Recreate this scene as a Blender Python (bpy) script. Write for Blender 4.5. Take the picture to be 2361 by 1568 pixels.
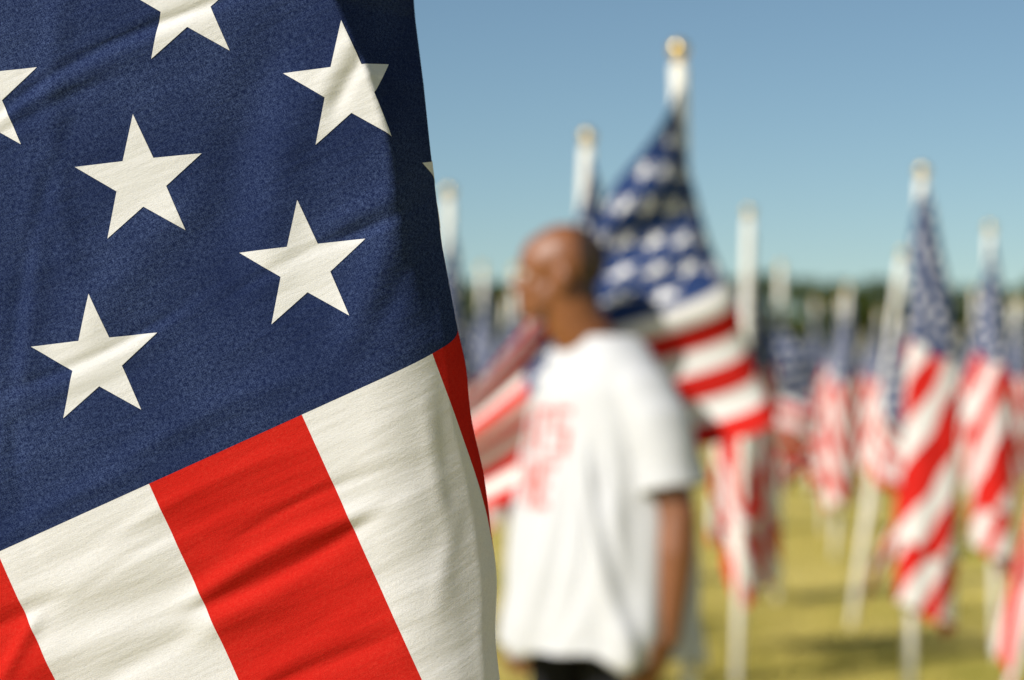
import bpy, bmesh, math, random
import numpy as np
from mathutils import Vector, Matrix
from mathutils.bvhtree import BVHTree

for o in list(bpy.data.objects):
    bpy.data.objects.remove(o, do_unlink=True)
scene = bpy.context.scene
C = scene.collection
R = math.radians
random.seed(7)

# ------------------------------------------------------------------ camera
CAM_H = 1.40
PITCH = R(1.29)
F = 5002.0                      # focal length for a picture 2361 wide
CX, CY = 1180.5, 784.0
cam_data = bpy.data.cameras.new('camera')
cam = bpy.data.objects.new('camera', cam_data)
C.objects.link(cam)
cam.location = (0, 0, CAM_H)
cam.rotation_euler = (math.pi / 2 + PITCH, 0, 0)
cam_data.sensor_width = 23.6
cam_data.lens = 50.0
cam_data.clip_start = 0.05
cam_data.clip_end = 3000
cam_data.dof.use_dof = True
cam_data.dof.focus_distance = 0.915
cam_data.dof.aperture_fstop = 4.75
scene.camera = cam

# ------------------------------------------------------------------ sky and sun
SUN_EL, SUN_AZ = R(36.5), R(-132)          # azimuth from +Y, clockwise
sun_vec = Vector((math.cos(SUN_EL) * math.sin(SUN_AZ), math.cos(SUN_EL) * math.cos(SUN_AZ), math.sin(SUN_EL)))
world = bpy.data.worlds.new('World')
scene.world = world
world.use_nodes = True
wn = world.node_tree
sky = wn.nodes.new('ShaderNodeTexSky')
sky.sky_type = 'NISHITA'
sky.sun_disc = False
sky.sun_elevation = SUN_EL
sky.sun_rotation = SUN_AZ
sky.air_density = 0.8
sky.dust_density = 0.3
sky.ozone_density = 1.0
bg = wn.nodes['Background']
bg.inputs['Strength'].default_value = 0.058
tint = wn.nodes.new('ShaderNodeMix')
tint.data_type = 'RGBA'; tint.blend_type = 'MULTIPLY'
tint.inputs[0].default_value = 1.0
tint.inputs[7].default_value = (0.88, 0.99, 0.965, 1)      # slightly teal film tone of the sky
wn.links.new(sky.outputs[0], tint.inputs[6])
wn.links.new(tint.outputs[2], bg.inputs['Color'])
sl = bpy.data.lights.new('sun', 'SUN')
sl.energy = 4.2
sl.angle = R(0.53)
sl.color = (1.0, 0.955, 0.90)
so = bpy.data.objects.new('sun', sl)
C.objects.link(so)
so.location = sun_vec * 30
so.rotation_euler = (-sun_vec).to_track_quat('-Z', 'Y').to_euler()

vs = scene.view_settings
vs.view_transform = 'Standard'
vs.look = 'None'
vs.exposure = 0.55
vs.gamma = 1.0
vs.use_curve_mapping = False
scene.render.engine = 'CYCLES'
scene.cycles.use_denoising = True
scene.cycles.max_bounces = 8
scene.cycles.transmission_bounces = 6

# ------------------------------------------------------------------ helpers
def W(x, y, d):
    """point seen at picture position (x, y), 2361 wide, at depth d along the view"""
    a, b = (x - CX) / F, (CY - y) / F
    cp, sp = math.cos(PITCH), math.sin(PITCH)
    return Vector((d * a, d * (cp - b * sp), CAM_H + d * (sp + b * cp)))

def ss(t):
    t = np.clip(t, 0, 1)
    return t * t * (3 - 2 * t)

def tag(o, label=None, cat=None, group=None, kind=None):
    if label: o['label'] = label
    if cat: o['category'] = cat
    if group: o['group'] = group
    if kind: o['kind'] = kind
    return o

def link(name, me, mat=None, parent=None):
    o = bpy.data.objects.new(name, me)
    C.objects.link(o)
    if mat is not None and len(me.materials) == 0:
        me.materials.append(mat)
    if parent is not None:
        o.parent = parent
    return o

def empty(name, loc, mat3=None):
    o = bpy.data.objects.new(name, None)
    C.objects.link(o)
    o.empty_display_size = 0.1
    o.location = loc
    if mat3 is not None:
        o.rotation_euler = mat3.to_euler()
    return o

def mesh_np(name, verts, faces, uvs=None, normals=None, smooth=True, matidx=None):
    """verts (n,3); faces (m,k) all of one size"""
    me = bpy.data.meshes.new(name)
    verts = np.asarray(verts, dtype=np.float32)
    faces = np.asarray(faces, dtype=np.int32)
    m, k = faces.shape
    me.vertices.add(len(verts))
    me.vertices.foreach_set('co', verts.ravel())
    me.loops.add(m * k)
    me.loops.foreach_set('vertex_index', faces.ravel())
    me.polygons.add(m)
    me.polygons.foreach_set('loop_start', np.arange(0, m * k, k, dtype=np.int32))
    me.polygons.foreach_set('loop_total', np.full(m, k, dtype=np.int32))
    if matidx is not None:
        me.polygons.foreach_set('material_index', np.asarray(matidx, dtype=np.int32))
    me.update(calc_edges=True)
    if smooth:
        me.polygons.foreach_set('use_smooth', np.ones(m, dtype=bool))
    if uvs is not None:
        l = me.uv_layers.new(name='UVMap')
        l.data.foreach_set('uv', np.asarray(uvs, dtype=np.float32)[faces.ravel()].ravel())
    if normals is not None:
        me.normals_split_custom_set_from_vertices([tuple(n) for n in normals])
    me.validate()
    return me

# ------------------------------------------------------------------ materials
class N:
    def __init__(self, name):
        self.m = bpy.data.materials.new(name)
        self.m.use_nodes = True
        self.t = self.m.node_tree
        self.t.nodes.clear()
        self.out = self.t.nodes.new('ShaderNodeOutputMaterial')
    def new(self, typ, **kw):
        n = self.t.nodes.new(typ)
        for k, v in kw.items():
            setattr(n, k, v)
        return n
    def set(self, sock, v):
        if hasattr(v, 'default_value') or isinstance(v, bpy.types.NodeSocket):
            self.t.links.new(v, sock)
        else:
            sock.default_value = v
    def math(self, op, a, b=None, c=None):
        n = self.new('ShaderNodeMath', operation=op)
        self.set(n.inputs[0], a)
        if b is not None: self.set(n.inputs[1], b)
        if c is not None: self.set(n.inputs[2], c)
        return n.outputs[0]
    def mix(self, fac, a, b):
        n = self.new('ShaderNodeMix', data_type='RGBA')
        self.set(n.inputs[0], fac); self.set(n.inputs[6], a); self.set(n.inputs[7], b)
        return n.outputs[2]
    def noise(self, vec, scale, detail=2.0, rough=0.5):
        n = self.new('ShaderNodeTexNoise')
        if vec is not None: self.t.links.new(vec, n.inputs['Vector'])
        n.inputs['Scale'].default_value = scale
        n.inputs['Detail'].default_value = detail
        n.inputs['Roughness'].default_value = rough
        return n.outputs['Fac']
    def ramp(self, fac, stops):
        n = self.new('ShaderNodeValToRGB')
        self.t.links.new(fac, n.inputs[0])
        el = n.color_ramp.elements
        while len(el) < len(stops): el.new(0.5)
        for e, (p, c) in zip(el, stops):
            e.position = p; e.color = c
        return n.outputs[0]
    def mapping(self, vec, scale=(1, 1, 1), rot=(0, 0, 0)):
        n = self.new('ShaderNodeMapping')
        self.t.links.new(vec, n.inputs[0])
        n.inputs['Scale'].default_value = scale
        n.inputs['Rotation'].default_value = rot
        return n.outputs[0]
    def finish(self, shader):
        self.t.links.new(shader, self.out.inputs['Surface'])
        return self.m

def principled(name, col, rough=0.6, spec=0.4, metallic=0.0, vary=0.0, vscale=20.0, bump=0.0, bscale=200.0, sss=0.0, coords='Object'):
    g = N(name)
    p = g.new('ShaderNodeBsdfPrincipled')
    p.inputs['Roughness'].default_value = rough
    p.inputs['Specular IOR Level'].default_value = spec
    p.inputs['Metallic'].default_value = metallic
    tc = g.new('ShaderNodeTexCoord').outputs[coords]
    c4 = (*col, 1)
    if vary:
        n = g.noise(tc, vscale, 4.0, 0.6)
        lo = tuple(c * (1 - vary) for c in col) + (1,)
        hi = tuple(min(1, c * (1 + vary)) for c in col) + (1,)
        g.t.links.new(g.ramp(n, [(0.3, lo), (0.7, hi)]), p.inputs['Base Color'])
    else:
        p.inputs['Base Color'].default_value = c4
    if bump:
        b = g.new('ShaderNodeBump')
        b.inputs['Strength'].default_value = 0.5
        b.inputs['Distance'].default_value = bump
        g.t.links.new(g.noise(tc, bscale, 3.0), b.inputs['Height'])
        g.t.links.new(b.outputs[0], p.inputs['Normal'])
    return g.finish(p.outputs[0])

def cloth(name, col, speck, transl=0.25, stars=False, fine=1500.0, bump=0.0, transcol=None, speck_amt=0.5):
    """woven printed cloth, UV in metres along the flag; col threads, speck lighter or darker threads"""
    g = N(name)
    uv = g.new('ShaderNodeUVMap').outputs[0]
    n1 = g.noise(uv, fine, 2.0, 0.7)
    n2 = g.noise(g.mapping(uv, (1.0, 0.18, 1)), fine * 0.9, 1.0, 0.6)
    n3 = g.noise(g.mapping(uv, (0.18, 1.0, 1)), fine * 0.9, 1.0, 0.6)
    w = g.math('ADD', g.math('MULTIPLY', n1, 0.36), g.math('MULTIPLY', g.math('ADD', n2, n3), 0.32))
    fac = g.math('MULTIPLY', g.math('SMOOTH_MIN', g.math('MAXIMUM', g.math('MULTIPLY_ADD', w, 5.0, -2.2), 0.0), 1.0, 0.2), speck_amt)
    big = g.noise(uv, 17.0, 4.0, 0.6)
    fac = g.math('MULTIPLY', fac, g.math('MULTIPLY_ADD', big, 2.4, -0.2))
    color = g.mix(fac, (*col, 1), (*speck, 1))
    if stars:
        sep = g.new('ShaderNodeSeparateXYZ')
        g.t.links.new(uv, sep.inputs[0])
        cu, cv = 0.6096 / 12, 0.4923 / 10
        U = g.math('DIVIDE', sep.outputs[0], cu)
        V = g.math('DIVIDE', g.math('SUBTRACT', 0.9144, sep.outputs[1]), cv)
        p = g.math('ROUND', g.math('MULTIPLY', g.math('ADD', U, V), 0.5))
        q = g.math('ROUND', g.math('MULTIPLY', g.math('SUBTRACT', U, V), 0.5))
        i = g.math('ADD', p, q)
        j = g.math('SUBTRACT', p, q)
        dx = g.math('MULTIPLY', g.math('SUBTRACT', U, i), cu)
        dy = g.math('MULTIPLY', g.math('SUBTRACT', j, V), cv)
        ang = g.math('ARCTAN2', dx, dy)
        rad = g.math('SQRT', g.math('ADD', g.math('MULTIPLY', dx, dx), g.math('MULTIPLY', dy, dy)))
        ph = g.math('PINGPONG', g.math('ADD', ang, 4 * math.pi), math.pi / 5)
        px = g.math('MULTIPLY', rad, g.math('COSINE', ph))
        py = g.math('MULTIPLY', rad, g.math('SINE', ph))
        Ro = 0.028
        ri = Ro * 0.382
        ix, iy = ri * math.cos(math.pi / 5), ri * math.sin(math.pi / 5)
        nx, ny = iy, Ro - ix
        l = math.hypot(nx, ny); nx /= l; ny /= l
        sd = g.math('ADD', g.math('MULTIPLY', px, nx), g.math('MULTIPLY', py, ny))
        inside = g.math('LESS_THAN', sd, Ro * nx)
        ok = g.math('MULTIPLY', g.math('GREATER_THAN', i, 0.5), g.math('LESS_THAN', i, 11.5))
        ok = g.math('MULTIPLY', ok, g.math('MULTIPLY', g.math('GREATER_THAN', j, 0.5), g.math('LESS_THAN', j, 9.5)))
        color = g.mix(g.math('MULTIPLY', inside, ok), color, (0.84, 0.83, 0.80, 1))
    d = g.new('ShaderNodeBsdfPrincipled')
    d.inputs['Roughness'].default_value = 0.85
    d.inputs['Specular IOR Level'].default_value = 0.0
    d.inputs['Sheen Weight'].default_value = 0.0
    g.t.links.new(color, d.inputs['Base Color'])
    t = g.new('ShaderNodeBsdfTranslucent')
    if transcol: t.inputs['Color'].default_value = (*transcol, 1)
    else: g.t.links.new(color, t.inputs['Color'])
    if bump:
        wr = g.noise(g.mapping(uv, (1.0, 0.16, 1)), 95.0, 3.0, 0.55)
        h = g.math('ADD', g.math('MULTIPLY', w, 0.32), g.math('MULTIPLY', wr, 1.0))
        b = g.new('ShaderNodeBump')
        b.inputs['Strength'].default_value = 1.0
        b.inputs['Distance'].default_value = bump
        g.t.links.new(h, b.inputs['Height'])
        g.t.links.new(b.outputs[0], d.inputs['Normal'])
    ms = g.new('ShaderNodeMixShader')
    ms.inputs[0].default_value = transl
    g.t.links.new(d.outputs[0], ms.inputs[1])
    g.t.links.new(t.outputs[0], ms.inputs[2])
    return g.finish(ms.outputs[0])

NAVY, NAVY2 = (0.008, 0.014, 0.050), (0.090, 0.130, 0.262)
M = {}
M['near_blue'] = cloth('near_blue_cloth', NAVY, NAVY2, 0.05, fine=2900, bump=0.0009, speck_amt=0.55)
M['near_white'] = cloth('near_white_cloth', (0.84, 0.825, 0.80), (0.68, 0.66, 0.63), 0.26, fine=2900, bump=0.0009, speck_amt=0.6)
M['near_red'] = cloth('near_red_cloth', (0.45, 0.013, 0.009), (0.54, 0.036, 0.022), 0.02, fine=2900, bump=0.0009, speck_amt=0.7)
M['blue'] = cloth('blue_cloth_with_stars', (0.020, 0.040, 0.125), (0.06, 0.10, 0.22), 0.20, stars=True, fine=400)
M['white'] = cloth('white_cloth', (0.82, 0.80, 0.76), (0.70, 0.68, 0.62), 0.22, fine=400)
M['red'] = cloth('red_cloth', (0.58, 0.018, 0.014), (0.66, 0.05, 0.035), 0.15, fine=400)
M['pole'] = principled('white_pvc_pole', (0.80, 0.77, 0.68), 0.35, 0.5, vary=0.06, vscale=6)
M['gold'] = principled('gold_ball', (0.72, 0.52, 0.20), 0.28, 0.6, metallic=0.85)
M['skin'] = principled('brown_skin', (0.195, 0.067, 0.020), 0.46, 0.55, vary=0.14, vscale=14, bump=0.0008, bscale=260)
M['hair'] = principled('shaved_hair_with_shade', (0.040, 0.022, 0.014), 0.6, 0.4, vary=0.3, vscale=300, bump=0.001, bscale=900)  # hair colour, its darkness also standing in for shade behind the head
M['shirt'] = principled('white_cotton_jersey', (0.52, 0.52, 0.52), 0.9, 0.1, vary=0.02, vscale=9, bump=0.0006, bscale=500)
M['print'] = principled('faded_red_print', (0.62, 0.11, 0.085), 0.8, 0.1, vary=0.25, vscale=60)
M['trousers'] = principled('black_trousers', (0.012, 0.012, 0.014), 0.85, 0.2, vary=0.3, vscale=30)
M['shoe'] = principled('dark_shoe', (0.03, 0.03, 0.03), 0.6, 0.3, vary=0.2, vscale=30)
M['eye'] = principled('eye', (0.55, 0.52, 0.48), 0.15, 0.6)
M['pupil'] = principled('pupil', (0.01, 0.006, 0.004), 0.1, 0.6)
M['bark'] = principled('bark', (0.09, 0.065, 0.045), 0.9, 0.1, vary=0.4, vscale=6)
M['lip'] = principled('lip', (0.17, 0.06, 0.045), 0.4, 0.5)

def leaf_mat(name, a, b):
    g = N(name)
    oi = g.new('ShaderNodeTexCoord').outputs['Object']
    n = g.noise(oi, 0.9, 3.0)
    n2 = g.noise(oi, 9.0, 2.0)
    col = g.ramp(g.math('ADD', g.math('MULTIPLY', n, 0.55), g.math('MULTIPLY', n2, 0.45)), [(0.32, (*a, 1)), (0.68, (*b, 1))])
    d = g.new('ShaderNodeBsdfDiffuse')
    t = g.new('ShaderNodeBsdfTranslucent')
    g.t.links.new(col, d.inputs[0]); g.t.links.new(col, t.inputs[0])
    ms = g.new('ShaderNodeMixShader'); ms.inputs[0].default_value = 0.3
    g.t.links.new(d.outputs[0], ms.inputs[1]); g.t.links.new(t.outputs[0], ms.inputs[2])
    return g.finish(ms.outputs[0])
M['leaf_a'] = leaf_mat('leaf_green', (0.040, 0.062, 0.010), (0.17, 0.19, 0.028))
M['leaf_b'] = leaf_mat('leaf_dark', (0.024, 0.042, 0.010), (0.10, 0.125, 0.022))
M['leaf_c'] = leaf_mat('leaf_yellow', (0.07, 0.06, 0.010), (0.16, 0.13, 0.02))

def grass_mat(name, blade=False):
    g = N(name)
    gp = g.new('ShaderNodeNewGeometry').outputs['Position']
    a = g.noise(gp, 0.35, 4.0, 0.6)
    b = g.noise(gp, 5.0, 4.0, 0.65)
    c = g.noise(gp, 60.0, 3.0, 0.7)
    f = g.math('ADD', g.math('MULTIPLY', a, 0.52), g.math('ADD', g.math('MULTIPLY', b, 0.28), g.math('MULTIPLY', c, 0.20)))
    col = g.ramp(f, [(0.36, (0.24, 0.25, 0.035, 1)), (0.47, (0.51, 0.43, 0.115, 1)), (0.60, (0.64, 0.54, 0.20, 1))])
    d = g.new('ShaderNodeBsdfDiffuse')
    g.t.links.new(col, d.inputs[0])
    if not blade:
        bm_ = g.new('ShaderNodeBump'); bm_.inputs['Distance'].default_value = 0.02
        g.t.links.new(c, bm_.inputs['Height']); g.t.links.new(bm_.outputs[0], d.inputs['Normal'])
        return g.finish(d.outputs[0])
    t = g.new('ShaderNodeBsdfTranslucent'); g.t.links.new(col, t.inputs[0])
    ms = g.new('ShaderNodeMixShader'); ms.inputs[0].default_value = 0.35
    g.t.links.new(d.outputs[0], ms.inputs[1]); g.t.links.new(t.outputs[0], ms.inputs[2])
    return g.finish(ms.outputs[0])
M['ground'] = grass_mat('dry_lawn')
M['blade'] = grass_mat('dry_grass_blades', True)

# ------------------------------------------------------------------ ground
gx = np.concatenate([-np.geomspace(1500, 4, 24), np.linspace(-3, 10, 40), np.geomspace(11, 1500, 24)])
gy = np.concatenate([[-300, -80, -20], np.linspace(-5, 70, 90), np.geomspace(75, 1800, 24)])
X, Y = np.meshgrid(gx, gy)
Z = 0.035 * np.sin(X * 0.7 + 1) * np.sin(Y * 0.31 + 0.4) * np.exp(-((X / 60) ** 2 + (Y / 90) ** 2)) * (np.hypot(X, Y) > 0)
GROUND_Z = lambda x, y: 0.035 * math.sin(x * 0.7 + 1) * math.sin(y * 0.31 + 0.4) * math.exp(-((x / 60) ** 2 + (y / 90) ** 2))
nx, ny = len(gx), len(gy)
idx = np.arange(nx * ny).reshape(ny, nx)
quads = np.stack([idx[:-1, :-1], idx[:-1, 1:], idx[1:, 1:], idx[1:, :-1]], -1).reshape(-1, 4)
ground = link('ground', mesh_np('ground', np.stack([X, Y, Z], -1).reshape(-1, 3), quads), M['ground'])
tag(ground, kind='structure')

rng = np.random.default_rng(3)
nb = 170000
d = np.concatenate([8.0 + 24 * rng.random(110000) ** 1.2, 11 + 9.0 * rng.normal(size=60000)])
bx = np.concatenate([(0.10 + 0.12 * rng.normal(size=110000)), np.full(60000, 0.0)]) * d + np.concatenate([np.zeros(110000), 1.0 + 4.0 * rng.normal(size=60000)])
by = d
bz = 0.035 * np.sin(bx * 0.7 + 1) * np.sin(by * 0.31 + 0.4) * np.exp(-((bx / 60) ** 2 + (by / 90) ** 2))
ang = rng.random(nb) * 2 * math.pi
hh = 0.025 + 0.035 * rng.random(nb)
ww = 0.003 + 0.004 * rng.random(nb)
ta = rng.random(nb) * 2 * math.pi
base = np.stack([bx, by, bz - 0.002], -1)
sd_ = np.stack([np.cos(ang) * ww, np.sin(ang) * ww, np.zeros(nb)], -1)
tip = base + np.stack([np.cos(ta) * hh * 0.5, np.sin(ta) * hh * 0.5, hh], -1)
V3 = np.stack([base - sd_, base + sd_, tip], 1).reshape(-1, 3)
grass = link('grass', mesh_np('grass', V3, np.arange(nb * 3).reshape(-1, 3), smooth=False), M['blade'])
tag(grass, 'short dry yellow green grass between the flag poles', 'grass', kind='stuff')

# ------------------------------------------------------------------ trees along the far edge of the field
def tree_meshes(seed, h, w, n_leaf, leaf):
    r = random.Random(seed)
    bm = bmesh.new()
    def limb(p0, p1, r0, r1, seg=7):
        ax = (p1 - p0).normalized()
        q = ax.to_track_quat('Z', 'Y')
        rings = []
        for k in range(3):
            t = k / 2
            c = p0.lerp(p1, t) + Vector((r.uniform(-1, 1), r.uniform(-1, 1), 0)) * r0 * 0.4 * (k == 1)
            rr = r0 + (r1 - r0) * t
            rings.append([bm.verts.new(c + q @ Vector((rr * math.cos(2 * math.pi * a / seg), rr * math.sin(2 * math.pi * a / seg), 0))) for a in range(seg)])
        for k in range(2):
            for a in range(seg):
                bm.faces.new((rings[k][a], rings[k][(a + 1) % seg], rings[k + 1][(a + 1) % seg], rings[k + 1][a]))
    th = h * 0.34
    limb(Vector((0, 0, -0.2)), Vector((0.1, 0, th)), h * 0.035, h * 0.022)
    lobes = []
    for k in range(13):
        a = r.uniform(0, 2 * math.pi)
        zz = r.uniform(0.30, 0.86)
        rad = w * 0.5 * r.uniform(0.15, 0.72) * math.sin(math.pi * min(1, (zz - 0.12) / 0.95)) ** 0.7
        c = Vector((math.cos(a) * rad, math.sin(a) * rad, h * zz))
        lobes.append((c, w * r.uniform(0.14, 0.25)))
        if k < 8:
            limb(Vector((0.05, 0, th * r.uniform(0.7, 1.0))), c, h * 0.014, h * 0.004, 5)
    lobes.append((Vector((0, 0, h * 0.62)), w * 0.26))
    trunk = bpy.data.meshes.new('trunk')
    bm.to_mesh(trunk); bm.free()
    trunk.materials.append(M['bark'])
    g = np.random.default_rng(seed)
    pick = g.integers(0, len(lobes), n_leaf)
    cen = np.array([l[0][:] for l in lobes])[pick]
    rad = np.array([l[1] for l in lobes])[pick]
    v = g.normal(size=(n_leaf, 3)); v /= np.linalg.norm(v, axis=1)[:, None]
    rr = rad * (0.45 + 0.62 * g.random(n_leaf) ** 0.6)
    pos = cen + v * rr[:, None] * np.array([1.1, 1.1, 0.85])
    a = g.normal(size=(n_leaf, 3)); a /= np.linalg.norm(a, axis=1)[:, None]
    b = np.cross(a, g.normal(size=(n_leaf, 3))); b /= np.linalg.norm(b, axis=1)[:, None]
    s = (h * 0.016 * (0.6 + 0.9 * g.random(n_leaf)))[:, None]
    q4 = np.stack([pos - a * s, pos + b * s * 0.6, pos + a * s, pos - b * s * 0.6], 1).reshape(-1, 3)
    crown = mesh_np('crown', q4, np.arange(n_leaf * 4).reshape(-1, 4), smooth=False)
    crown.materials.append(leaf)
    return trunk, crown
tvar = [tree_meshes(11, 8.6, 9.0, 5200, M['leaf_a']), tree_meshes(12, 9.4, 8.0, 5200, M['leaf_b']),
        tree_meshes(13, 7.6, 8.6, 5200, M['leaf_b']), tree_meshes(14, 8.2, 7.2, 4200, M['leaf_c'])]
tree_specs = [  # picture x, depth, variant, scale
    (700, 168, 2, 1.0), (810, 160, 0, 1.0), (900, 170, 1, 0.95), (990, 162, 2, 1.05), (2480, 165, 2, 1.0), (2570, 160, 0, 1.0), (2660, 170, 1, 1.05),
    (1075, 165, 1, 1.00), (1120, 158, 0, 0.92), (1175, 170, 1, 1.02), (1230, 160, 2, 1.0), (1320, 168, 1, 0.95),
    (1440, 162, 2, 1.0), (1560, 158, 1, 1.02), (1660, 170, 0, 1.10), (1745, 160, 1, 1.04), (1815, 175, 2, 0.98),
    (1880, 158, 1, 0.98), (1945, 170, 2, 1.12), (2010, 160, 1, 1.00), (2075, 168, 0, 1.05), (2150, 158, 2, 1.02),
    (2215, 172, 3, 0.98), (2285, 160, 1, 0.96), (2340, 166, 0, 1.08), (2405, 158, 1, 1.02)]
for n, (px, dep, k, s) in enumerate(tree_specs):
    p = W(px, 896, dep)
    t = empty('tree', (p.x, p.y, GROUND_Z(p.x, p.y)))
    t.rotation_euler.z = n * 1.7
    t.scale = (s, s, s * 1.07)
    link('trunk', tvar[k][0], None, t)
    link('crown', tvar[k][1], None, t)
    if k == 3:
        tag(t, 'yellowish autumn tree in the far dark treeline at the right', 'tree', 'trees along the far edge of the field')
    else:
        tag(t, 'dark green tree in the far blurred treeline behind the flags', 'tree', 'trees along the far edge of the field')

# ------------------------------------------------------------------ flags of the field
FH, FL, CLF = 0.9144, 1.524, 0.6096
POLE_H, POLE_R = 2.215, 0.022

def lathe(name, prof, seg=20):
    a = np.linspace(0, 2 * math.pi, seg, endpoint=False)
    prof = np.array(prof)
    v = np.stack([prof[:, 0, None] * np.cos(a), prof[:, 0, None] * np.sin(a), np.repeat(prof[:, 1, None], seg, 1)], -1).reshape(-1, 3)
    n = len(prof)
    ii = np.arange(n * seg).reshape(n, seg)
    f = np.stack([ii[:-1], np.roll(ii[:-1], -1, 1), np.roll(ii[1:], -1, 1), ii[1:]], -1).reshape(-1, 4)
    return mesh_np(name, v, f)
pole_mesh = lathe('pole', [(0.0001, -0.25), (POLE_R, -0.25), (POLE_R, 0.6), (POLE_R, 1.2), (POLE_R, POLE_H - 0.01), (POLE_R * 0.9, POLE_H), (0.0001, POLE_H)])
pole_mesh.materials.append(M['pole'])
br = 0.027
finial_mesh = lathe('finial', [(0.0001, POLE_H - 0.002), (0.016, POLE_H - 0.001), (0.016, POLE_H + 0.008), (0.009, POLE_H + 0.012)] +
                    [(max(0.0001, br * math.sin(t)), POLE_H + 0.012 + br - br * math.cos(t)) for t in np.linspace(0.35, math.pi, 12)])
finial_mesh.materials.append(M['gold'])

UU = np.linspace(0, FL, 61)
VV = np.linspace(0, FH, 40)
gu, gv = np.meshgrid(UU, VV)          # rows v, columns u

def limp(ft=72, fb=62, k=0.38, a=0.05, nf=2.6, ph=0.0, droop=0.5, wrap=0.0, loop=0.05, tw=1.4, ztop=2.10, seed=0, gather=0.35, hs=1.0, lp0=0.5, w=None, x0=0.0, front=1):
    """a flag hanging from its hoist on the pole: x away from the pole, y sideways, z height"""
    u, v = gu, gv
    h = v / FH
    phi = np.radians(ft) + (np.radians(fb) - np.radians(ft)) * h ** 0.9
    phi = phi + droop * (u / FL) * np.maximum(0, np.radians(84) - phi)
    vvv = v * hs * (1 - k * ss(u / 0.9))
    x = u * np.cos(phi)
    z = ztop - vvv - u * np.sin(phi) * (1 - gather * 0.3 * ss(u / FL))
    A = a * ss(u / 0.3) * (0.7 + 0.5 * u / FL)
    q = 2 * math.pi * nf * h + ph + tw * u * 2
    y = A * np.sin(q) + 0.45 * A * np.sin(2.3 * q + 1.0 + seed)
    x = x + 0.5 * A * np.cos(q + 0.7) + 0.25 * A * np.sin(1.7 * q + 2 + seed)
    z = z + 0.012 * np.sin(q * 0.8 + seed) * ss(u / 0.3)
    lp = np.where(u < 0.34, np.sin(np.pi * np.clip(u / 0.34, 0, 1)), 0) * loop * (lp0 + (1.2 - lp0) * h)
    x = x - lp
    y = y + POLE_R + 0.004 + np.where(u < 0.5, np.sin(np.pi * np.clip(u / 0.5, 0, 1)), 0) * loop * 0.9
    if w:
        t = np.maximum(x, 0) / w
        lay = np.where(x < 0, x, w * 0.5 * (1 - np.cos(np.pi * t)))
        y = y - 0.055 * t + 0.02 * np.sin(np.pi * t)
        x = lay + 0.35 * A * np.cos(q + 0.7) + x0 * ss(u / 0.25)
    psi = wrap * x / 0.3
    x, y = x * np.cos(psi) - y * np.sin(psi), x * np.sin(psi) + y * np.cos(psi)
    y = y * front
    z = np.maximum(z, 0.10 + 0.05 * np.abs(np.sin(q)))
    P = np.stack([x, y, z], -1)
    P[:, 0, 0] = 0; P[:, 0, 1] = (POLE_R + 0.003) * front
    return P

def rolled(phi=65, rho=0.11, m=1, psi=0.0, ztop=2.15, seed=0, rip=0.14, top=0.022, gath=0.36, side=0.0):
    """a limp flag wound loosely round its own pole, the fly hanging down; seen from -y"""
    u, v = gu, gv
    c_, s_ = math.cos(R(phi)), math.sin(R(phi))
    a = u * c_ - v * s_
    b = u * s_ + v * c_
    al = psi + m * a / rho
    rad = top + (rho - top) * ss(b / 0.85) * (0.85 + 0.25 * b / 1.7)
    lay = (al * m - psi * m) / (2 * math.pi)
    rad = rad * (1 + rip * np.sin(3 * al + seed) * ss(b / 0.5) + 0.5 * rip * np.sin(7 * al + 2.1 * seed + 5 * b) * ss(b / 0.5)) + 0.016 * lay + 0.016
    x = rad * np.sin(al) + side * ss(b / 0.6)
    y = -rad * np.cos(al) - 0.01
    z = ztop - b + 0.015 * np.sin(4 * al + seed)
    ge = gath * (0.12 + 0.88 * ss(v / FH / 0.5))
    g = ss(np.clip((ge - u) / ge, 0, 1))
    z = z * (1 - g) + (ztop - v * 0.94) * g
    x = x * (1 - g) + (0.004 * np.sin(9 * v)) * g
    y = y * (1 - g) - (POLE_R + 0.006) * g
    z = np.maximum(z, 0.16 + 0.02 * np.sin(5 * al))
    return np.stack([x, y, z], -1)

def grid_normals(P):
    du = np.gradient(P, axis=1); dv = np.gradient(P, axis=0)
    n = np.cross(dv, du)
    n /= np.maximum(1e-9, np.linalg.norm(n, axis=2))[..., None]
    return n

uvgrid = np.stack([gu, FH - gv], -1)
def sub_mesh(name, P, Nn, r0, r1, c0, c1, mat, uvg=None):
    uvg = uvgrid if uvg is None else uvg
    v = P[r0:r1 + 1, c0:c1 + 1]
    nr, nc = v.shape[:2]
    ii = np.arange(nr * nc).reshape(nr, nc)
    f = np.stack([ii[:-1, :-1], ii[1:, :-1], ii[1:, 1:], ii[:-1, 1:]], -1).reshape(-1, 4)
    me = mesh_np(name, v.reshape(-1, 3), f, uvg[r0:r1 + 1, c0:c1 + 1].reshape(-1, 2), Nn[r0:r1 + 1, c0:c1 + 1].reshape(-1, 3))
    me.materials.append(mat)
    return me

def flag_parts(P):
    Nn = grid_normals(P)
    out = [('canton', sub_mesh('canton', P, Nn, 0, 21, 0, 24, M['blue']))]
    for s in range(13):
        out.append(('stripe', sub_mesh('stripe', P, Nn, 3 * s, 3 * s + 3, 24 if s < 7 else 0, 60, M['red'] if s % 2 == 0 else M['white'])))
    return out

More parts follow.
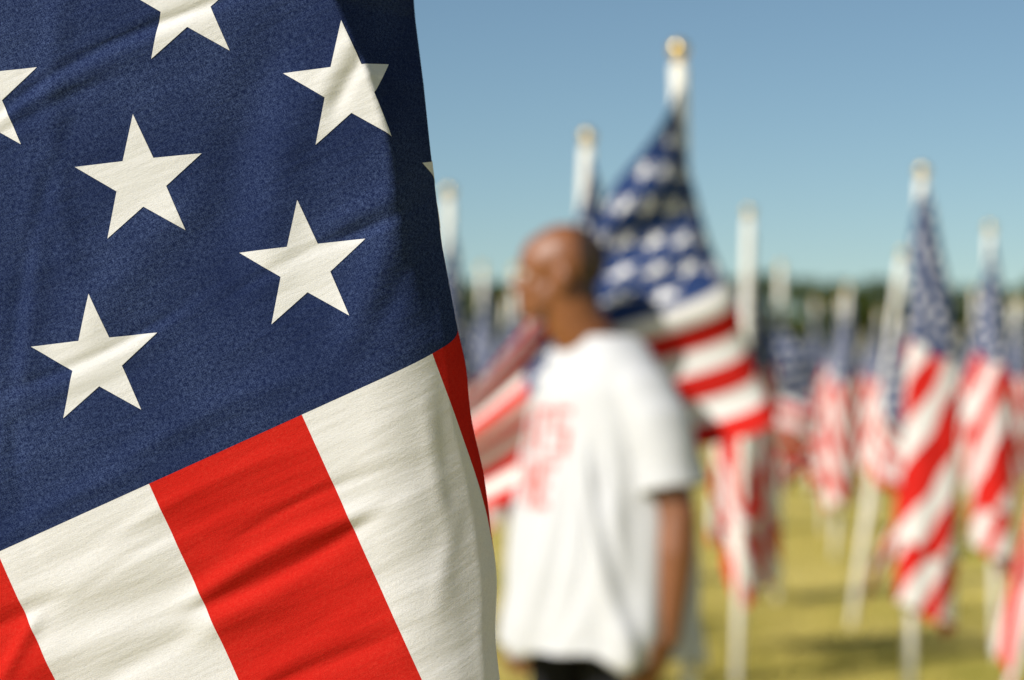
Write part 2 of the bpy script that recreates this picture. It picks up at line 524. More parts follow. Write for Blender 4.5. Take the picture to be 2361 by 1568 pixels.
def flag_cloth(P):
    Q = P[:, ::2]; U2 = uvgrid[:, ::2]
    nr, nc = Q.shape[:2]
    ii = np.arange(nr * nc).reshape(nr, nc)
    f = np.stack([ii[:-1, :-1], ii[1:, :-1], ii[1:, 1:], ii[:-1, 1:]], -1)
    mi = np.zeros((nr - 1, nc - 1), int)
    for s in range(13):
        mi[3 * s:3 * s + 3] = 1 if s % 2 == 0 else 2
    mi[:21, :12] = 0
    me = mesh_np('cloth', Q.reshape(-1, 3), f.reshape(-1, 4), U2.reshape(-1, 2), None, True, mi.ravel())
    for k in ('blue', 'red', 'white'): me.materials.append(M[k])
    return me

def place_flag(loc, yaw, lean, parts, label, group='flags standing in rows on the field', tilt=0.0):
    m3 = Matrix.Rotation(lean, 3, 'Y') @ Matrix.Rotation(tilt, 3, 'X') @ Matrix.Rotation(yaw, 3, 'Z')
    r = empty('flag', loc, m3)
    link('pole', pole_mesh, None, r)
    link('finial', finial_mesh, None, r)
    for nm, me in parts:
        link(nm, me, None, r)
    tag(r, label, 'flag', group)
    return r

def flag_at(px, py, bxp, parts, label, yaw, tilt=0.0):
    """pole top seen at (px, py), its foot at picture column bxp; height fixes the distance"""
    dep = (POLE_H + 0.05 - CAM_H) * F / (896.5 - py)
    top = W(px, py, dep)
    xb = (bxp - CX) / F * dep
    lean = math.atan2(top.x - xb, POLE_H + 0.05)
    return place_flag((xb, top.y, GROUND_Z(xb, top.y)), R(yaw), lean, parts, label, tilt=tilt)

# the one right behind the man, blown to the left
flag_at(1565, 130, 1592, flag_parts(limp(62, 44, 0.10, 0.035, 2.0, 0.6, -0.35, 0.0, 0.29, 0.5, 2.16, 1, hs=0.84, lp0=0.12)),
        'large flag right behind the man, its gold ball highest of all', 174)
LW = dict(droop=0.3, loop=0.06, tw=0.9)
flag_at(1355, 315, 1290, flag_parts(rolled(70, 0.09, -1, 0.3, 2.18, 2, top=0.04)),
        'flag on a white pole rising just above the back of the man\'s head', 10)
flag_at(1035, 432, 1040, flag_parts(rolled(68, 0.10, -1, 0.3, 2.12, 3)),
        'flag half hidden behind the edge of the close flag, left of the man', 5)
flag_at(1727, 475, 1697, flag_parts(rolled(62, 0.115, -1, 2.6, 2.17, 4, rip=0.25, side=0.045) * np.array([1, -1, 1]) + np.stack([0 * gu, 0.15 * ss(gu / 0.25), 0 * gu], -1)),
        'flag on the bare upright white pole just right of the man, stripes at its right', 4)
flag_at(2127, 388, 2088, flag_parts(rolled(64, 0.080, -1, -0.1, 2.215, 5, rip=0.22, top=0.03, side=0.045)),
        'tall limp flag with broad starry canton covering its pole, right of centre', 8)
flag_at(2083, 562, 1960, flag_parts(limp(74, 68, 0.42, 0.04, 2.0, 1.2, ztop=1.96, seed=6, front=-1, w=0.24, x0=0.03, **LW)),
        'flag on the white pole that leans most, its foot well to the left', -10)
flag_at(2282, 515, 2292, flag_parts(rolled(66, 0.085, -1, 0.2, 2.20, 7, rip=0.2)),
        'slim limp flag near the right edge, its pole foot in plain sight', -6)
flag_at(2520, 300, 2512, flag_parts(limp(80, 77, 0.30, 0.04, 1.6, 0.2, droop=0.0, loop=0.05, tw=0.6, ztop=2.12, seed=8)),
        'flag cut off by the right edge, a white and red strip low down', 180)
flag_at(1955, 655, 1922, flag_parts(rolled(66, 0.12, 1, 0.6, 2.17, 9)),
        'flag on a pale pole in the middle distance, left of the leaning pole', 5)
flag_at(1880, 690, 1897, flag_parts(rolled(68, 0.11, 1, -0.6, 2.15, 10)),
        'flag on a slim far pole between the bare white pole and the leaning one', 0)
flag_at(2248, 668, 2255, flag_parts(rolled(66, 0.12, -1, 0.3, 2.16, 11)),
        'flag in the middle distance between the two limp flags at the right', 0)
flag_at(2336, 690, 2330, flag_parts(limp(70, 62, 0.40, 0.045, 2.0, 5.0, ztop=2.14, seed=12, w=0.26, x0=-0.08, **LW)),
        'flag in the middle distance beside the right edge, before a green tree', 160)
flag_at(1112, 603, 1120, flag_parts(rolled(66, 0.12, 1, 0.4, 2.17, 13)),
        'flag left of the man\'s face with a bright round finial', 10)
flag_at(1186, 606, 1200, flag_parts(rolled(66, 0.12, -1, 0.9, 2.16, 14)),
        'flag whose finial touches the man\'s forehead in the picture', 0)
flag_at(1168, 690, 1160, flag_parts(rolled(70, 0.12, 1, 0.0, 2.16, 15)),
        'far flag in front of the man\'s nose, before a green tree', 30)
flag_at(1800, 600, 1790, flag_parts(limp(60, 52, 0.40, 0.05, 2.0, 4.0, ztop=2.05, seed=16, front=-1, w=0.32, x0=-0.08, **LW)),
        'flag in the middle distance just right of the bare upright white pole', -8)

for hx, hy, hp, yw in ((-0.55, 11.5, 0.5, 128), (-0.72, 12.1, 1.9, 132), (-0.62, 10.9, 3.0, 125)):  # unseen flags added and spread wide to throw shadow streaks on the grass
    place_flag((hx, hy, GROUND_Z(hx, hy)), R(yw), R(1.5 - 0.5 * hp), flag_parts(limp(60, 50, 0.25, 0.04, 2.0, hp, 0.2, 0.0, 0.06, 0.7, 2.15, 40 + hp)),
               'flag hidden behind the close flag, added for its shadow on the grass', 'flags hidden behind the close flag')
for hx, hy, hp, yw in ((0.73, 10.75, 0.5, 84), (0.70, 10.5, 1.9, 86), (0.88, 13.4, 4.0, 84)):  # more unseen flags, edge-on to the camera, added for broad grass shadows
    place_flag((hx, hy, GROUND_Z(hx, hy)), R(yw), R(0.5), flag_parts(limp(58, 48, 0.25, 0.035, 2.0, hp, 0.2, 0.0, 0.05, 0.7, 2.13, 50 + hp)),
               'flag hidden behind the large flag and the man, added for its shadow on the grass', 'flags hidden behind the large flag')
fvar = [flag_cloth(rolled(62 + 3 * k, 0.11 + 0.02 * k, 1 if k % 2 else -1, 0.35 * k - 0.7, 2.17, 30 + k)) for k in range(5)] + [flag_cloth(limp(72 - 3 * k, 62 - 3 * k, 0.40, 0.05, 1.8 + 0.2 * k, 1.3 * k, ztop=2.14, seed=20 + k, w=0.24 + 0.04 * k, x0=-0.10, front=-1, **LW)) for k in range(3)]
rr = random.Random(5)
row = 0
dd = 20.5
while dd < 62:
    x0, x1 = (1062 - CX) / F * dd, (2370 - CX) / F * dd
    xx = math.floor(x0 / 1.6) * 1.6 + (0.8 if row % 2 else 0.0)
    while xx < x1 + 0.1:
        px = CX + F * xx / dd
        if px > 1060 and not (1215 < px < 1560):
            k = rr.randrange(8)
            place_flag((xx + rr.uniform(-0.15, 0.15), dd + rr.uniform(-0.3, 0.3), GROUND_Z(xx, dd)), rr.uniform(-0.6, 0.6),
                       R(rr.uniform(-3.5, 3.5)), [('cloth', fvar[k])],
                       'small blurred flag on a white pole in the far rows of the field', 'flags in the far rows')
        xx += 1.6
    dd += 2.6
    row += 1

# ------------------------------------------------------------------ the close flag
S = 5002 / 0.913
STR = 0.0703
NH, NCL, NL = 13 * STR, 0.727, 1.62
BU, BV = NCL, 5 * STR
EX = np.array([0.412, 0.911]); EY = np.array([-0.911, 0.412])
ys_ = [-3000, 0, 170, 330, 560, 750, 960, 1200, 1568, 3500]
sil_ = [700, 944, 968, 986, 1014, 1049, 1090, 1126, 1152, 1330]
yc_ = [-3000, 0, 170, 300, 363, 470, 560, 680, 790, 1080, 1300, 1568, 3500]
xc_ = [480, 772, 848, 888, 900, 910, 916, 922, 930, 940, 965, 1005, 1160]
wc_ = [30, 20, 20, 24, 30, 50, 75, 125, 170, 190, 180, 160, 130]
tc_ = [60, 60, 60, 60, 60, 60, 57, 48, 41, 39, 38, 36, 34]
r2_ = [45, 45, 45, 50, 55, 70, 90, 110, 125, 130, 120, 100, 90]
wr_ = [  # wrinkles: x, y, angle (deg, up from picture x), half length, half width, height; picture units
    (640, 1262, 27, 230, 24, 13), (655, 1318, 27, 260, 20, -9), (600, 1380, 25, 160, 30, 6), (700, 1155, 26, 190, 14, -5), (560, 1420, 20, 120, 30, 6),
    (200, 1330, 25, 220, 46, 9), (300, 1400, 24, 200, 40, -8), (150, 1500, 24, 160, 40, 9), (40, 1420, 26, 110, 22, -9), (40, 1500, 60, 90, 20, 9),
    (760, 1480, 24, 230, 26, 5), (700, 1550, 24, 200, 20, -5), (900, 1380, 22, 150, 26, 5), (880, 1180, 22, 150, 30, 4),
    (190, 135, 29, 330, 14, -6), (160, 185, 29, 330, 30, 5), (80, 262, 28, 200, 16, -4), (470, 12, 22, 200, 16, -4),
    (810, 175, 60, 95, 20, -7), (780, 140, 60, 110, 24, 5), (880, 510, 24, 110, 16, -5), (860, 470, 26, 120, 26, 5),
    (235, 815, 26, 240, 14, -4), (215, 860, 26, 240, 26, 4), (480, 950, 26, 260, 30, 5), (690, 590, 26, 200, 16, -3),
    (120, 300, 92, 400, 34, 7), (75, 700, 84, 420, 30, 6), (36, 760, 84, 460, 22, -5), (640, 430, 80, 260, 60, 11), (840, 690, 70, 150, 40, 8),
    (560, 300, 75, 260, 60, -11), (930, 650, 60, 130, 30, -8), (300, 620, 50, 240, 60, 9), (1010, 1080, 100, 160, 26, 8), (1040, 1290, 75, 130, 30, 8),
    (420, 1215, 27, 260, 16, -3), (160, 1150, 26, 200, 22, 4), (470, 1120, 26, 250, 18, 4), (330, 1520, 30, 160, 24, -5)]

def near_map(u, v):
    """flag coordinates in metres (v downwards) -> world points of the hanging sheet"""
    du, dv = (u - BU) * S, (v - BV) * S
    X0 = 345 + du * EX[0] + dv * EY[0]
    Y0 = 1115 + du * EX[1] + dv * EY[1]
    # soft waviness of the stripe edges
    sil = np.interp(Y0, ys_, sil_); xc = np.interp(Y0, yc_, xc_); wc = np.interp(Y0, yc_, wc_); tc = np.radians(np.interp(Y0, yc_, tc_))
    sil = sil + 5 * np.sin(Y0 / 95 + 0.5) * ss((Y0 - 700) / 200) + 3 * np.sin(Y0 / 41) * ss((Y0 - 700) / 200)
    xs = xc - wc / 2
    t = X0 - xs
    th1 = np.clip(t / wc, 0, 1) * tc
    X1 = xs + wc / tc * np.sin(tc)
    r2 = np.interp(Y0, yc_, r2_)
    Lf = np.maximum((sil - X1 - r2 * (1 - np.sin(tc))) / np.cos(tc), 0)
    tf = np.clip(t - wc, 0, Lf)
    tr = np.maximum(t - wc - Lf, 0)
    th = th1 + np.clip(tr / r2, 0, math.pi * 0.98 - tc)
    Xn = np.where(t <= 0, X0, xs + wc / tc * np.sin(th1))
    Zn = np.where(t <= 0, 0, -wc / tc * (1 - np.cos(th1)))
    over = t > wc
    Xn = np.where(over, X1 + tf * np.cos(tc) + r2 * (np.sin(th) - np.sin(tc)), Xn)
    Zn = np.where(over, -wc / tc * (1 - np.cos(tc)) - tf * np.sin(tc) - r2 * (np.cos(tc) - np.cos(th)), Zn)
    rest = np.maximum(tr - r2 * (math.pi * 0.98 - tc), 0)
    Xn = Xn - rest
    # roll away beyond the left edge
    tl = np.maximum(-260 - X0, 0)
    RL = 520.0
    thl = np.clip(tl / RL, 0, math.pi * 0.92)
    left = tl > 0
    restl = np.maximum(tl - RL * math.pi * 0.92, 0)
    Xn = np.where(left, -260 - RL * np.sin(thl) + restl, Xn)
    Zn = np.where(left, -RL * (1 - np.cos(thl)), Zn)
    # wrinkles stand out towards the camera
    wz = np.zeros_like(X0)
    for (cx, cy, an, hl, hw, am) in wr_:
        ca, sa = math.cos(R(an)), -math.sin(R(an))
        p = (X0 - cx) * ca + (Y0 - cy) * sa
        bend = 0.00035 * p * p * (1 if int(cx) % 2 else -1)
        q = -(X0 - cx) * sa + (Y0 - cy) * ca + bend
        wz += am * np.exp(-(q / hw) ** 2) * np.exp(-(p / hl) ** 4)
    wz += 7 * np.sin(X0 / 210 + Y0 / 330) * np.sin(Y0 / 260 - X0 / 500 + 1) + 2.2 * np.sin((Y0 * 0.9 + X0 * 0.42) / 37 + 2 * np.sin(X0 / 160)) * ss((Y0 - 900) / 300)
    wz *= np.clip(1 - th / 1.3, 0, 1)
    # ripples of the turned-away edge
    Zn = Zn + wz
    Yn = Y0
    # gather towards the hoist on the pole
    g = ss(np.clip((0.47 - u) / 0.42, 0, 1))
    px, pz = 300.0, -560.0
    hz = 2.13 - v * 0.97
    Yh = CY - (hz - CAM_H - 0.913 * math.sin(PITCH)) * S
    wob = 45 * np.sin(v * 40 + u * 9) * ss(u / 0.15) * (1 - ss((u - 0.3) / 0.15))
    Xn = Xn * (1 - g) + (px + wob) * g
    Zn = Zn * (1 - g) + (pz + 60 + wob * 0.6) * g
    Yn = Yn * (1 - g) + Yh * g
    # hang straight below the frame
    low = np.maximum(Yn - 2300, 0)
    Zn = Zn - low * 0.05
    a, b = (Xn - CX) / S, (CY - Yn) / S
    c = 0.913 - Zn / S
    cp, sp = math.cos(PITCH), math.sin(PITCH)
    return np.stack([a, c * cp - b * sp, CAM_H + c * sp + b * cp], -1)

def near_normals(u, v):
    e = 0.0006
    n = np.cross(near_map(u, v + e) - near_map(u, v - e), near_map(u + e, v) - near_map(u - e, v))
    return n / np.maximum(1e-12, np.linalg.norm(n, axis=-1))[..., None]

poleN = W(300, 784, 0.913 + 560 / S)
fr = empty('flag', (poleN.x, poleN.y, 0))
tag(fr, 'huge close flag in sharp focus filling the left half of the picture', 'flag', 'flags standing in rows on the field')
link('pole', pole_mesh, None, fr); link('finial', finial_mesh, None, fr)
OFF = np.array([poleN.x, poleN.y, 0])
VB = [k * STR for k in range(14)]
VB[3] += 0.008; VB[2] += 0.004
uc = np.concatenate([np.linspace(0, 0.40, 60)[:-1], np.linspace(0.40, NCL, 180)])
uf = np.concatenate([np.linspace(NCL, 1.05, 170), np.linspace(1.05, NL, 90)[1:]])
PER = 38
def near_part(name, us, v0, v1, rows, mat, parent):
    g_u, g_v = np.meshgrid(us, np.linspace(v0, v1, rows + 1))
    P = near_map(g_u, g_v) - OFF
    Nn = near_normals(g_u, g_v)
    me = sub_mesh(name, P, Nn, 0, rows, 0, len(us) - 1, mat, np.stack([g_u, 1 - g_v], -1))
    return link(name, me, None, parent)
canton = near_part('canton', uc, 0, 7 * STR, 7 * PER, M['near_blue'], fr)
for s in range(13):
    m = M['near_red'] if s % 2 == 0 else M['near_white']
    us = uf if s < 7 else np.concatenate([uc[::2][:-1], uf[::2]])
    near_part('stripe', us, VB[s], VB[s + 1], PER if s < 8 else 8, m, fr)

# printed white stars, each one a thin star of its own lying on the canton on both faces
SR = 0.0281
def star_tris(n=14):
    """star in local metres, triangulated: 10 wedges, each subdivided"""
    outl = []
    for k in range(10):
        a = math.pi / 2 + k * math.pi / 5
        rad = SR if k % 2 == 0 else SR * 0.392
        outl.append((rad * math.cos(a), rad * math.sin(a)))
    pts, tris = [], []
    for k in range(10):
        A, B = np.array(outl[k]), np.array(outl[(k + 1) % 10])
        base = len(pts)
        ind = {}
        for i in range(n + 1):
            for j in range(n + 1 - i):
                ind[i, j] = len(pts)
                pts.append(tuple(A * i / n + B * j / n))
        for i in range(n):
            for j in range(n - i):
                tris.append((ind[i, j], ind[i + 1, j], ind[i, j + 1]))
                if i + j < n - 1:
                    tris.append((ind[i + 1, j], ind[i + 1, j + 1], ind[i, j + 1]))
    return np.array(pts), np.array(tris)
sp, st = star_tris()
for j in range(1, 10):
    v0 = 0.2544 + (j - 5) * 0.048
    for k in range(6 if j % 2 else 5):
        u0 = NCL - 0.0565 - (0 if j % 2 else 0.0612) - 0.1224 * k
        u, v = u0 + sp[:, 0], v0 - sp[:, 1]
        P = near_map(u, v) - OFF
        n = near_normals(u, v)
        pv = np.concatenate([P + n * 0.00026, P - n * 0.00026])
        nn = np.concatenate([n, -n])
        tt = np.concatenate([st, st[:, ::-1] + len(P)])
        uv = np.stack([u, 1 - v], -1)
        me = mesh_np('star', pv, tt, np.concatenate([uv, uv]), nn)
        link('star', me, M['near_white'], canton)

# ------------------------------------------------------------------ the man
MD = 5.21                                   # distance
man_c = W(1376, 896, MD)
man = empty('person', (man_c.x, man_c.y, GROUND_Z(man_c.x, man_c.y)))
tag(man, 'person with shaved head in white T-shirt with red print, in profile facing left', 'person')
ta_ = R(36)
Fv = Vector((-math.cos(ta_), -math.sin(ta_), 0)); Lv = Vector((math.sin(ta_), -math.cos(ta_), 0))
def T(f, l, z): return Fv * f + Lv * l + Vector((0, 0, z))
ha_ = R(-4)
Hf = Vector((-math.cos(ha_), -math.sin(ha_), 0)); Hl = Vector((math.sin(ha_), -math.cos(ha_), 0))
HC = Vector((-0.093, -0.005, 1.650))        # head centre
def HD(f, l, z): return HC + Hf * f + Hl * l + Vector((0, 0, z))

class Blob:
    def __init__(self): self.bm = bmesh.new()
    def ball(self, c, r, sub=2):
        bmesh.ops.create_icosphere(self.bm, subdivisions=sub, radius=r, matrix=Matrix.Translation(c))
    def ell(self, c, axes, radii, sub=3):
        m = Matrix.Identity(4)
        for k in range(3):
            for q in range(3): m[q][k] = axes[k][q] * radii[k]
            m[k][3] = c[k]
        bmesh.ops.create_icosphere(self.bm, subdivisions=sub, radius=1.0, matrix=m)
    def chain(self, pts, sub=2):
        for (p0, r0), (p1, r1) in zip(pts, pts[1:]):
            n = max(2, int((p1 - p0).length / (min(r0, r1) * 0.30)) + 1)
            for k in range(n + 1):
                t = k / n
                self.ball(p0.lerp(p1, t), r0 + (r1 - r0) * t, sub)
    def done(self, name, voxel, smooth, mat, parent, keep_bm=False):
        me = bpy.data.meshes.new(name)
        self.bm.to_mesh(me); self.bm.free()
        o = link(name, me)
        m = o.modifiers.new('r', 'REMESH'); m.mode = 'VOXEL'; m.voxel_size = voxel; m.use_smooth_shade = True
        if smooth:
            s = o.modifiers.new('s', 'SMOOTH'); s.iterations = smooth; s.factor = 0.5
        dg = bpy.context.evaluated_depsgraph_get()
        dg.update()
        me2 = bpy.data.meshes.new_from_object(o.evaluated_get(dg))
        me2.name = name
        o.modifiers.clear()
        o.data = me2
        bpy.data.meshes.remove(me)
        me2.materials.clear(); me2.materials.append(mat)
        me2.polygons.foreach_set('use_smooth', np.ones(len(me2.polygons), dtype=bool))
        o.parent = parent
        return o

Zv = Vector((0, 0, 1))
ax = (Hf, Hl, Zv)
b = Blob()
# head
b.ell(HD(-0.018, 0, 0.030), ax, (0.098, 0.077, 0.088))           # skull
b.ell(HD(0.022, 0, 0.022), ax, (0.072, 0.068, 0.078))            # forehead
b.ell(HD(0.030, 0, -0.050), ax, (0.058, 0.058, 0.068))           # face
b.ell(HD(0.050, 0, -0.088), ax, (0.040, 0.042, 0.030))           # jaw, chin
b.ell(HD(0.075, 0, -0.096), ax, (0.018, 0.022, 0.017))
b.chain([(HD(0.088, 0, -0.002), 0.008), (HD(0.106, 0, -0.035), 0.012)])   # nose
for s in (-1, 1):
    b.ball(HD(0.094, s * 0.012, -0.040), 0.009)
    b.ell(HD(0.078, s * 0.028, 0.012), ax, (0.016, 0.022, 0.008))     # brow
    b.ell(HD(0.052, s * 0.040, -0.034), ax, (0.020, 0.017, 0.022))    # cheek
    # ear
    b.ell(HD(-0.010, s * 0.080, -0.022), ((Hf + Hl * s * -0.45).normalized(), (Hl + Hf * s * 0.45).normalized(), Zv), (0.021, 0.009, 0.034))
    b.ell(HD(-0.020, s * 0.086, -0.012), (Hf, Hl, Zv), (0.014, 0.007, 0.024))
    b.chain([(HD(0.0, 0, -0.03) + Hl * s * 0.05, 0.02), (HD(0.045, 0, -0.085) + Hl * s * 0.034, 0.02)])
b.ell(HD(0.088, 0, -0.062), ax, (0.010, 0.023, 0.006))
b.ell(HD(0.086, 0, -0.074), ax, (0.010, 0.021, 0.007))
# neck
b.chain([(HD(-0.024, 0, -0.055), 0.070), (Vector((-0.050, 0, 1.525)), 0.070), (T(-0.01, 0, 1.44), 0.072)], 3)
# trunk under the clothes
for z, rf, rl in ((1.37, .095, .14), (1.33, .12, .15), (1.22, .13, .155), (1.10, .135, .16), (0.98, .14, .165), (0.88, .13, .165)):
    b.ell(T(0.0, 0, z), (Fv, Lv, Zv), (rf, rl, 0.09))
# legs
for s in (-1, 1):
    b.chain([(T(0, s * 0.10, 0.90), 0.088), (T(0.02, s * 0.11, 0.50), 0.058), (T(0.005, s * 0.115, 0.33), 0.055), (T(-0.01, s * 0.12, 0.10), 0.04), (T(0.08, s * 0.125, 0.05), 0.035)])
# arms
def arm(s, sh, el, wr, hand_dir, palm_n):
    b.chain([(sh, 0.052), (sh.lerp(el, 0.45), 0.051), (el, 0.046), (el.lerp(wr, 0.3), 0.049), (el.lerp(wr, 0.75), 0.037), (wr, 0.030)])
    hd = hand_dir.normalized(); pn = palm_n.normalized(); sd = hd.cross(pn).normalized()
    b.ell(wr + hd * 0.045, (hd, sd, pn), (0.055, 0.040, 0.016))
    kn = wr + hd * 0.085
    for k, (off, ln) in enumerate(((-0.030, 0.068), (-0.010, 0.080), (0.010, 0.076), (0.029, 0.060))):
        p0 = kn + sd * off
        d1 = (hd + pn * 0.25 + sd * off * 2).normalized(); d2 = (hd + pn * 0.8).normalized(); d3 = (hd * 0.7 + pn).normalized()
        p1 = p0 + d1 * ln * 0.45; p2 = p1 + d2 * ln * 0.32; p3 = p2 + d3 * ln * 0.23
        b.chain([(p0, 0.0095), (p1, 0.0088), (p2, 0.0082), (p3, 0.0075)], 1)
    t0 = wr + hd * 0.030 - sd * 0.030
    t1 = t0 + (hd * 0.7 - sd * 0.5 + pn * 0.4).normalized() * 0.040
    t2 = t1 + (hd * 0.9 - sd * 0.1 + pn * 0.4).normalized() * 0.030
    b.chain([(t0, 0.014), (t1, 0.011), (t2, 0.009)], 1)
shl, ell_, wrl = T(-0.02, 0.145, 1.375), T(-0.045, 0.246, 1.075), T(-0.010, 0.252, 0.80)
arm(1, shl, ell_, wrl, T(0.45, -0.05, -0.9), T(0.3, -0.9, 0.1))
shr, elr, wrr = T(-0.02, -0.145, 1.375), T(-0.06, -0.240, 1.08), T(0.02, -0.262, 0.81)
arm(-1, shr, elr, wrr, T(0.25, 0.05, -0.95), T(0.3, 0.9, 0.1))
body = b.done('body', 0.0052, 3, M['skin'], man)
# short hair: a thin shell lifted off the back and top of the head, darkened for the shade there
def hair_shell():
    me = body.data
    n = len(me.vertices)
    co = np.empty(n * 3, np.float32); me.vertices.foreach_get('co', co); co = co.reshape(-1, 3)
    no = np.empty(n * 3, np.float32); me.vertices.foreach_get('normal', no); no = no.reshape(-1, 3)
    rel = co - np.array(HC)
    f = rel @ np.array(Hf); l = rel @ np.array(Hl); z = rel[:, 2]
    m = (z > -0.055 - 0.3 * np.clip(-f - 0.03, 0, .1)) & (f < -0.052 + np.clip(z - 0.02, 0, 1) * 0.15) & (np.abs(l) < 0.0815) & (z < 0.2) & (f > -0.16)
    m &= ~((f > -0.045) & (z < 0.012))
    f4 = [p.vertices[:] for p in me.polygons if len(p.vertices) == 4]
    f4 = np.array(f4)
    keep = m[f4].all(1)
    f4 = f4[keep]
    used = np.unique(f4)
    remap = -np.ones(n, int); remap[used] = np.arange(len(used))
    return mesh_np('hair', co[used] + no[used] * 0.0022, remap[f4])
link('hair', hair_shell(), M['hair'], man)
for s in (-1, 1):
    bm = bmesh.new()
    bmesh.ops.create_uvsphere(bm, u_segments=16, v_segments=10, radius=0.0115, matrix=Matrix.Translation(HD(0.0765, s * 0.030, -0.006)))
    me = bpy.data.meshes.new('eye'); bm.to_mesh(me); bm.free()
    e = link('eye', me, M['eye'], man)
    bm = bmesh.new()
    bmesh.ops.create_uvsphere(bm, u_segments=12, v_segments=8, radius=0.0052, matrix=Matrix.Translation(HD(0.0845, s * 0.031, -0.006)))
    me = bpy.data.meshes.new('pupil'); bm.to_mesh(me); bm.free()
    link('pupil', me, M['pupil'], e)

# T-shirt: hollow trunk and two hollow sleeves, fused
def loft(bm, rings):
    vs_ = [[bm.verts.new(p) for p in r] for r in rings]
    n = len(vs_[0])
    for a_, c_ in zip(vs_, vs_[1:]):
        for k in range(n):
            bm.faces.new((a_[k], a_[(k + 1) % n], c_[(k + 1) % n], c_[k]))
    return vs_
def shell_loft(bm, outer, inner):
    """outer rings from the open end inwards, inner rings back again: a closed wall"""
    rings = outer + inner[::-1]
    vs_ = loft(bm, rings)
    n = len(vs_[0])
    for k in range(n):
        bm.faces.new((vs_[-1][k], vs_[-1][(k + 1) % n], vs_[0][(k + 1) % n], vs_[0][k]))
prof = [  # z, f centre, l centre, half f, half l
    (0.735, -0.005, 0.0, 0.225, 0.255), (0.80, -0.005, 0.0, 0.221, 0.250), (0.95, -0.010, 0.0, 0.205, 0.236), (1.10, -0.018, 0.0, 0.184, 0.218),
    (1.20, -0.020, 0.0, 0.168, 0.203), (1.29, -0.020, 0.0, 0.154, 0.192), (1.365, -0.018, 0.0, 0.142, 0.178), (1.42, -0.016, 0.0, 0.120, 0.158),
    (1.458, -0.018, 0.0, 0.102, 0.130), (1.484, -0.018, 0.0, 0.088, 0.102), (1.500, -0.014, 0.0, 0.079, 0.084)]
def ring(z, fc, lc, hf, hl, n=72, ex=2.25, shrink=0.0):
    out = []
    for k in range(n):
        a_ = 2 * math.pi * k / n
        c_, s_ = math.cos(a_), math.sin(a_)
        f = fc + (hf - shrink) * math.copysign(abs(c_) ** (2 / ex), c_)
        l = lc + (hl - shrink) * math.copysign(abs(s_) ** (2 / ex), s_)
        zz = z + 0.10 * f * max(0, (1.0 - z) / 0.3) * 1.0
        out.append(T(f, l, zz))
    return out
bm = bmesh.new()
shell_loft(bm, [ring(*p) for p in prof], [ring(*p, shrink=0.016) for p in prof])
def sleeve(s):
    pts = [(T(-0.015, s * 0.100, 1.405), 0.080), (T(-0.022, s * 0.152, 1.36), 0.084), (T(-0.03, s * 0.195, 1.295), 0.084), (T(-0.037, s * 0.222, 1.22), 0.084), (T(-0.041, s * 0.242, 1.135), 0.088)]
    def rg(sh):
        out = []
        for k, (c_, rad) in enumerate(pts):
            p0 = pts[max(0, k - 1)][0]; p1 = pts[min(len(pts) - 1, k + 1)][0]
            d_ = (p1 - p0).normalized()
            u_ = d_.cross(Fv).normalized(); w_ = Fv
            out.append([c_ + (u_ * math.cos(2 * math.pi * a / 40) * 0.72 + w_ * math.sin(2 * math.pi * a / 40)) * (rad - sh) for a in range(40)])
        return out
    shell_loft(bm, rg(0), rg(0.014))
sleeve(1); sleeve(-1)
bmesh.ops.recalc_face_normals(bm, faces=bm.faces)
sb = Blob(); sb.bm.free(); sb.bm = bm
shirt = sb.done('shirt', 0.0065, 5, M['shirt'], man)
me = shirt.data
n = len(me.vertices)
co = np.empty(n * 3, np.float32); me.vertices.foreach_get('co', co); co = co.reshape(-1, 3)
no = np.empty(n * 3, np.float32); me.vertices.foreach_get('normal', no); no = no.reshape(-1, 3)
f = co @ np.array(Fv); l = co @ np.array(Lv); z = co[:, 2]
th = np.arctan2(l, f)
wz = 0.006 * np.sin(5 * th + 2.2 * np.sin(3.1 * z + 1) + 3 * z) * ss((1.42 - z) / 0.5) + 0.004 * np.sin(9 * th - 11 * z + 2 * np.sin(5 * z)) * ss((1.35 - z) / 0.3)
wz += 0.012 * np.exp(-((th - 0.75 - 0.9 * (1.2 - z)) / 0.10) ** 2) * ss((1.30 - z) / 0.15) * ss((z - 0.72) / 0.1)
wz += 0.010 * np.exp(-((th - 1.05 - 0.5 * (1.1 - z)) / 0.09) ** 2) * ss((1.20 - z) / 0.15)
wz -= 0.010 * np.exp(-((th - 0.90 - 0.8 * (1.2 - z)) / 0.10) ** 2) * ss((1.30 - z) / 0.15)
wz *= 2.2
wz += 0.0045 * np.sin(24 * z + 6 * l) * ss((np.abs(l) - 0.2) / 0.05) * ss((1.4 - z) / 0.1)
co = co + no * wz[:, None]
me.vertices.foreach_set('co', co.astype(np.float32).ravel()); me.update()

# red lettering on the chest, too blurred to read: two lines of block strokes laid on the cloth
bvh = BVHTree.FromPolygons([Vector(c_) for c_ in co], [p.vertices[:] for p in me.polygons])
strokes = {
    'N': [((0, 0), (0, 1)), ((0, 1), (.8, 0)), ((.8, 0), (.8, 1))], 'T': [((0, 1), (.9, 1)), ((.45, 0), (.45, 1))],
    'S': [((.8, 1), (0, 1)), ((0, 1), (0, .5)), ((0, .5), (.8, .5)), ((.8, .5), (.8, 0)), ((.8, 0), (0, 0))],
    'I': [((.3, 0), (.3, 1))], 'M': [((0, 0), (0, 1)), ((0, 1), (.45, .4)), ((.45, .4), (.9, 1)), ((.9, 1), (.9, 0))],
    'E': [((0, 0), (0, 1)), ((0, 1), (.75, 1)), ((0, .5), (.6, .5)), ((0, 0), (.75, 0))],
    'A': [((0, 0), (.4, 1)), ((.4, 1), (.8, 0)), ((.2, .4), (.6, .4))]}
pv, pf = [], []
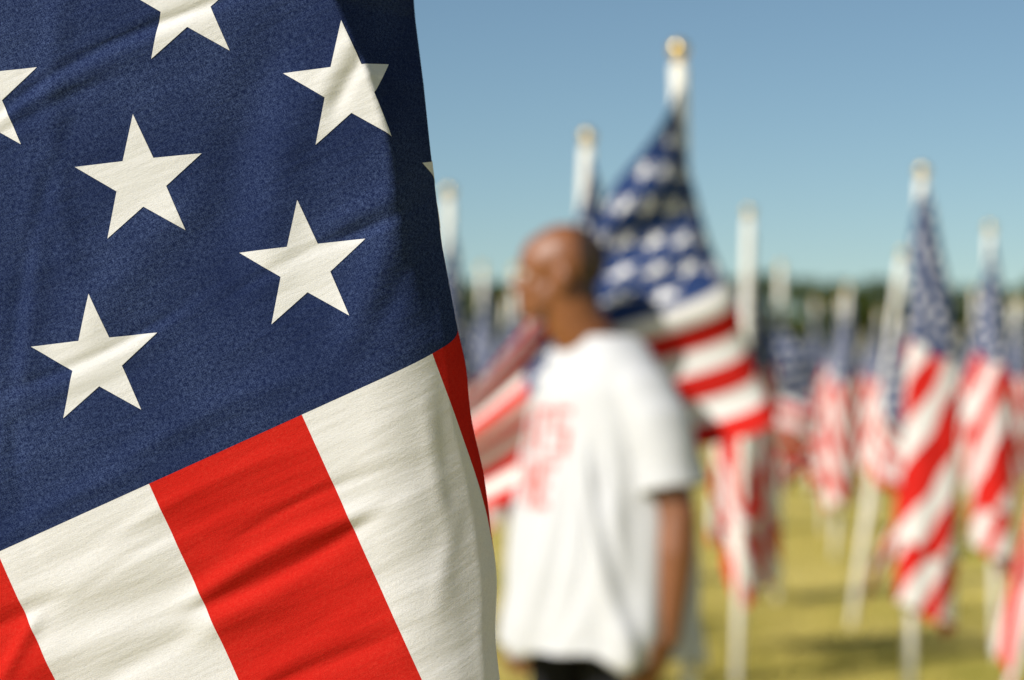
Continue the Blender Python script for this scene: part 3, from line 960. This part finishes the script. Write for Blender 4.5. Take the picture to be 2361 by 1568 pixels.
def stroke(p0, p1, wd):
    p0, p1 = Vector(p0), Vector(p1)
    d_ = (p1 - p0); ln = d_.length; d_ /= ln
    nn_ = Vector((-d_.y, d_.x)) * wd / 2
    k = max(2, int(ln / 0.008))
    p0 = p0 - d_ * wd / 2; ln += wd
    rows_ = []
    for i in range(k + 1):
        r_ = []
        for s in (-1, 0, 1):
            q = p0 + d_ * ln * i / k + nn_ * s
            start = T(0.6, q.x, q.y)
            hit = bvh.ray_cast(start, -Fv)
            if hit[0] is None: return
            r_.append(hit[0] + hit[1].normalized() * 0.002 * (1 if hit[1].dot(Fv) > 0 else -1))
        rows_.append(r_)
    for i in range(k):
        for s in range(2):
            b_ = len(pv)
            pv.extend([rows_[i][s], rows_[i][s + 1], rows_[i + 1][s + 1], rows_[i + 1][s]])
            pf.append((b_, b_ + 1, b_ + 2, b_ + 3))
# reading direction runs from the wearer's right (-l) to left (+l)
def line(word, l0, z0, hgt, wid, adv, wd):
    for k, ch in enumerate(word):
        for (a0, a1) in strokes[ch]:
            stroke((l0 + k * adv + a0[0] * wid, z0 + a0[1] * hgt), (l0 + k * adv + a1[0] * wid, z0 + a1[1] * hgt), wd)
line('NTS', -0.130, 1.225, 0.095, 0.052, 0.072, 0.014)
line('ME', -0.125, 1.100, 0.090, 0.075, 0.102, 0.018)
if pf:
    link('chest_print', mesh_np('chest_print', [v_[:] for v_ in pv], np.array(pf)), M['print'], shirt)

# trousers
b = Blob()
for z, rf, rl in ((0.98, .150, .190), (0.90, .155, .195), (0.83, .150, .195)):
    b.ell(T(0.0, 0, z), (Fv, Lv, Zv), (rf, rl, 0.08))
for s in (-1, 1):
    b.chain([(T(0, s * 0.10, 0.86), 0.105), (T(0.02, s * 0.115, 0.50), 0.083), (T(0.005, s * 0.12, 0.30), 0.078), (T(-0.005, s * 0.125, 0.10), 0.074)])
b.done('trousers', 0.010, 4, M['trousers'], man)
for s in (-1, 1):
    b = Blob()
    b.ell(T(-0.01, s * 0.125, 0.055), (Fv, Lv, Zv), (0.065, 0.048, 0.055))
    b.ell(T(0.09, s * 0.128, 0.045), (Fv, Lv, Zv), (0.11, 0.050, 0.042))
    b.ell(T(0.06, s * 0.128, 0.022), (Fv, Lv, Zv), (0.145, 0.053, 0.022))
    b.done('shoe', 0.008, 2, M['shoe'], man)
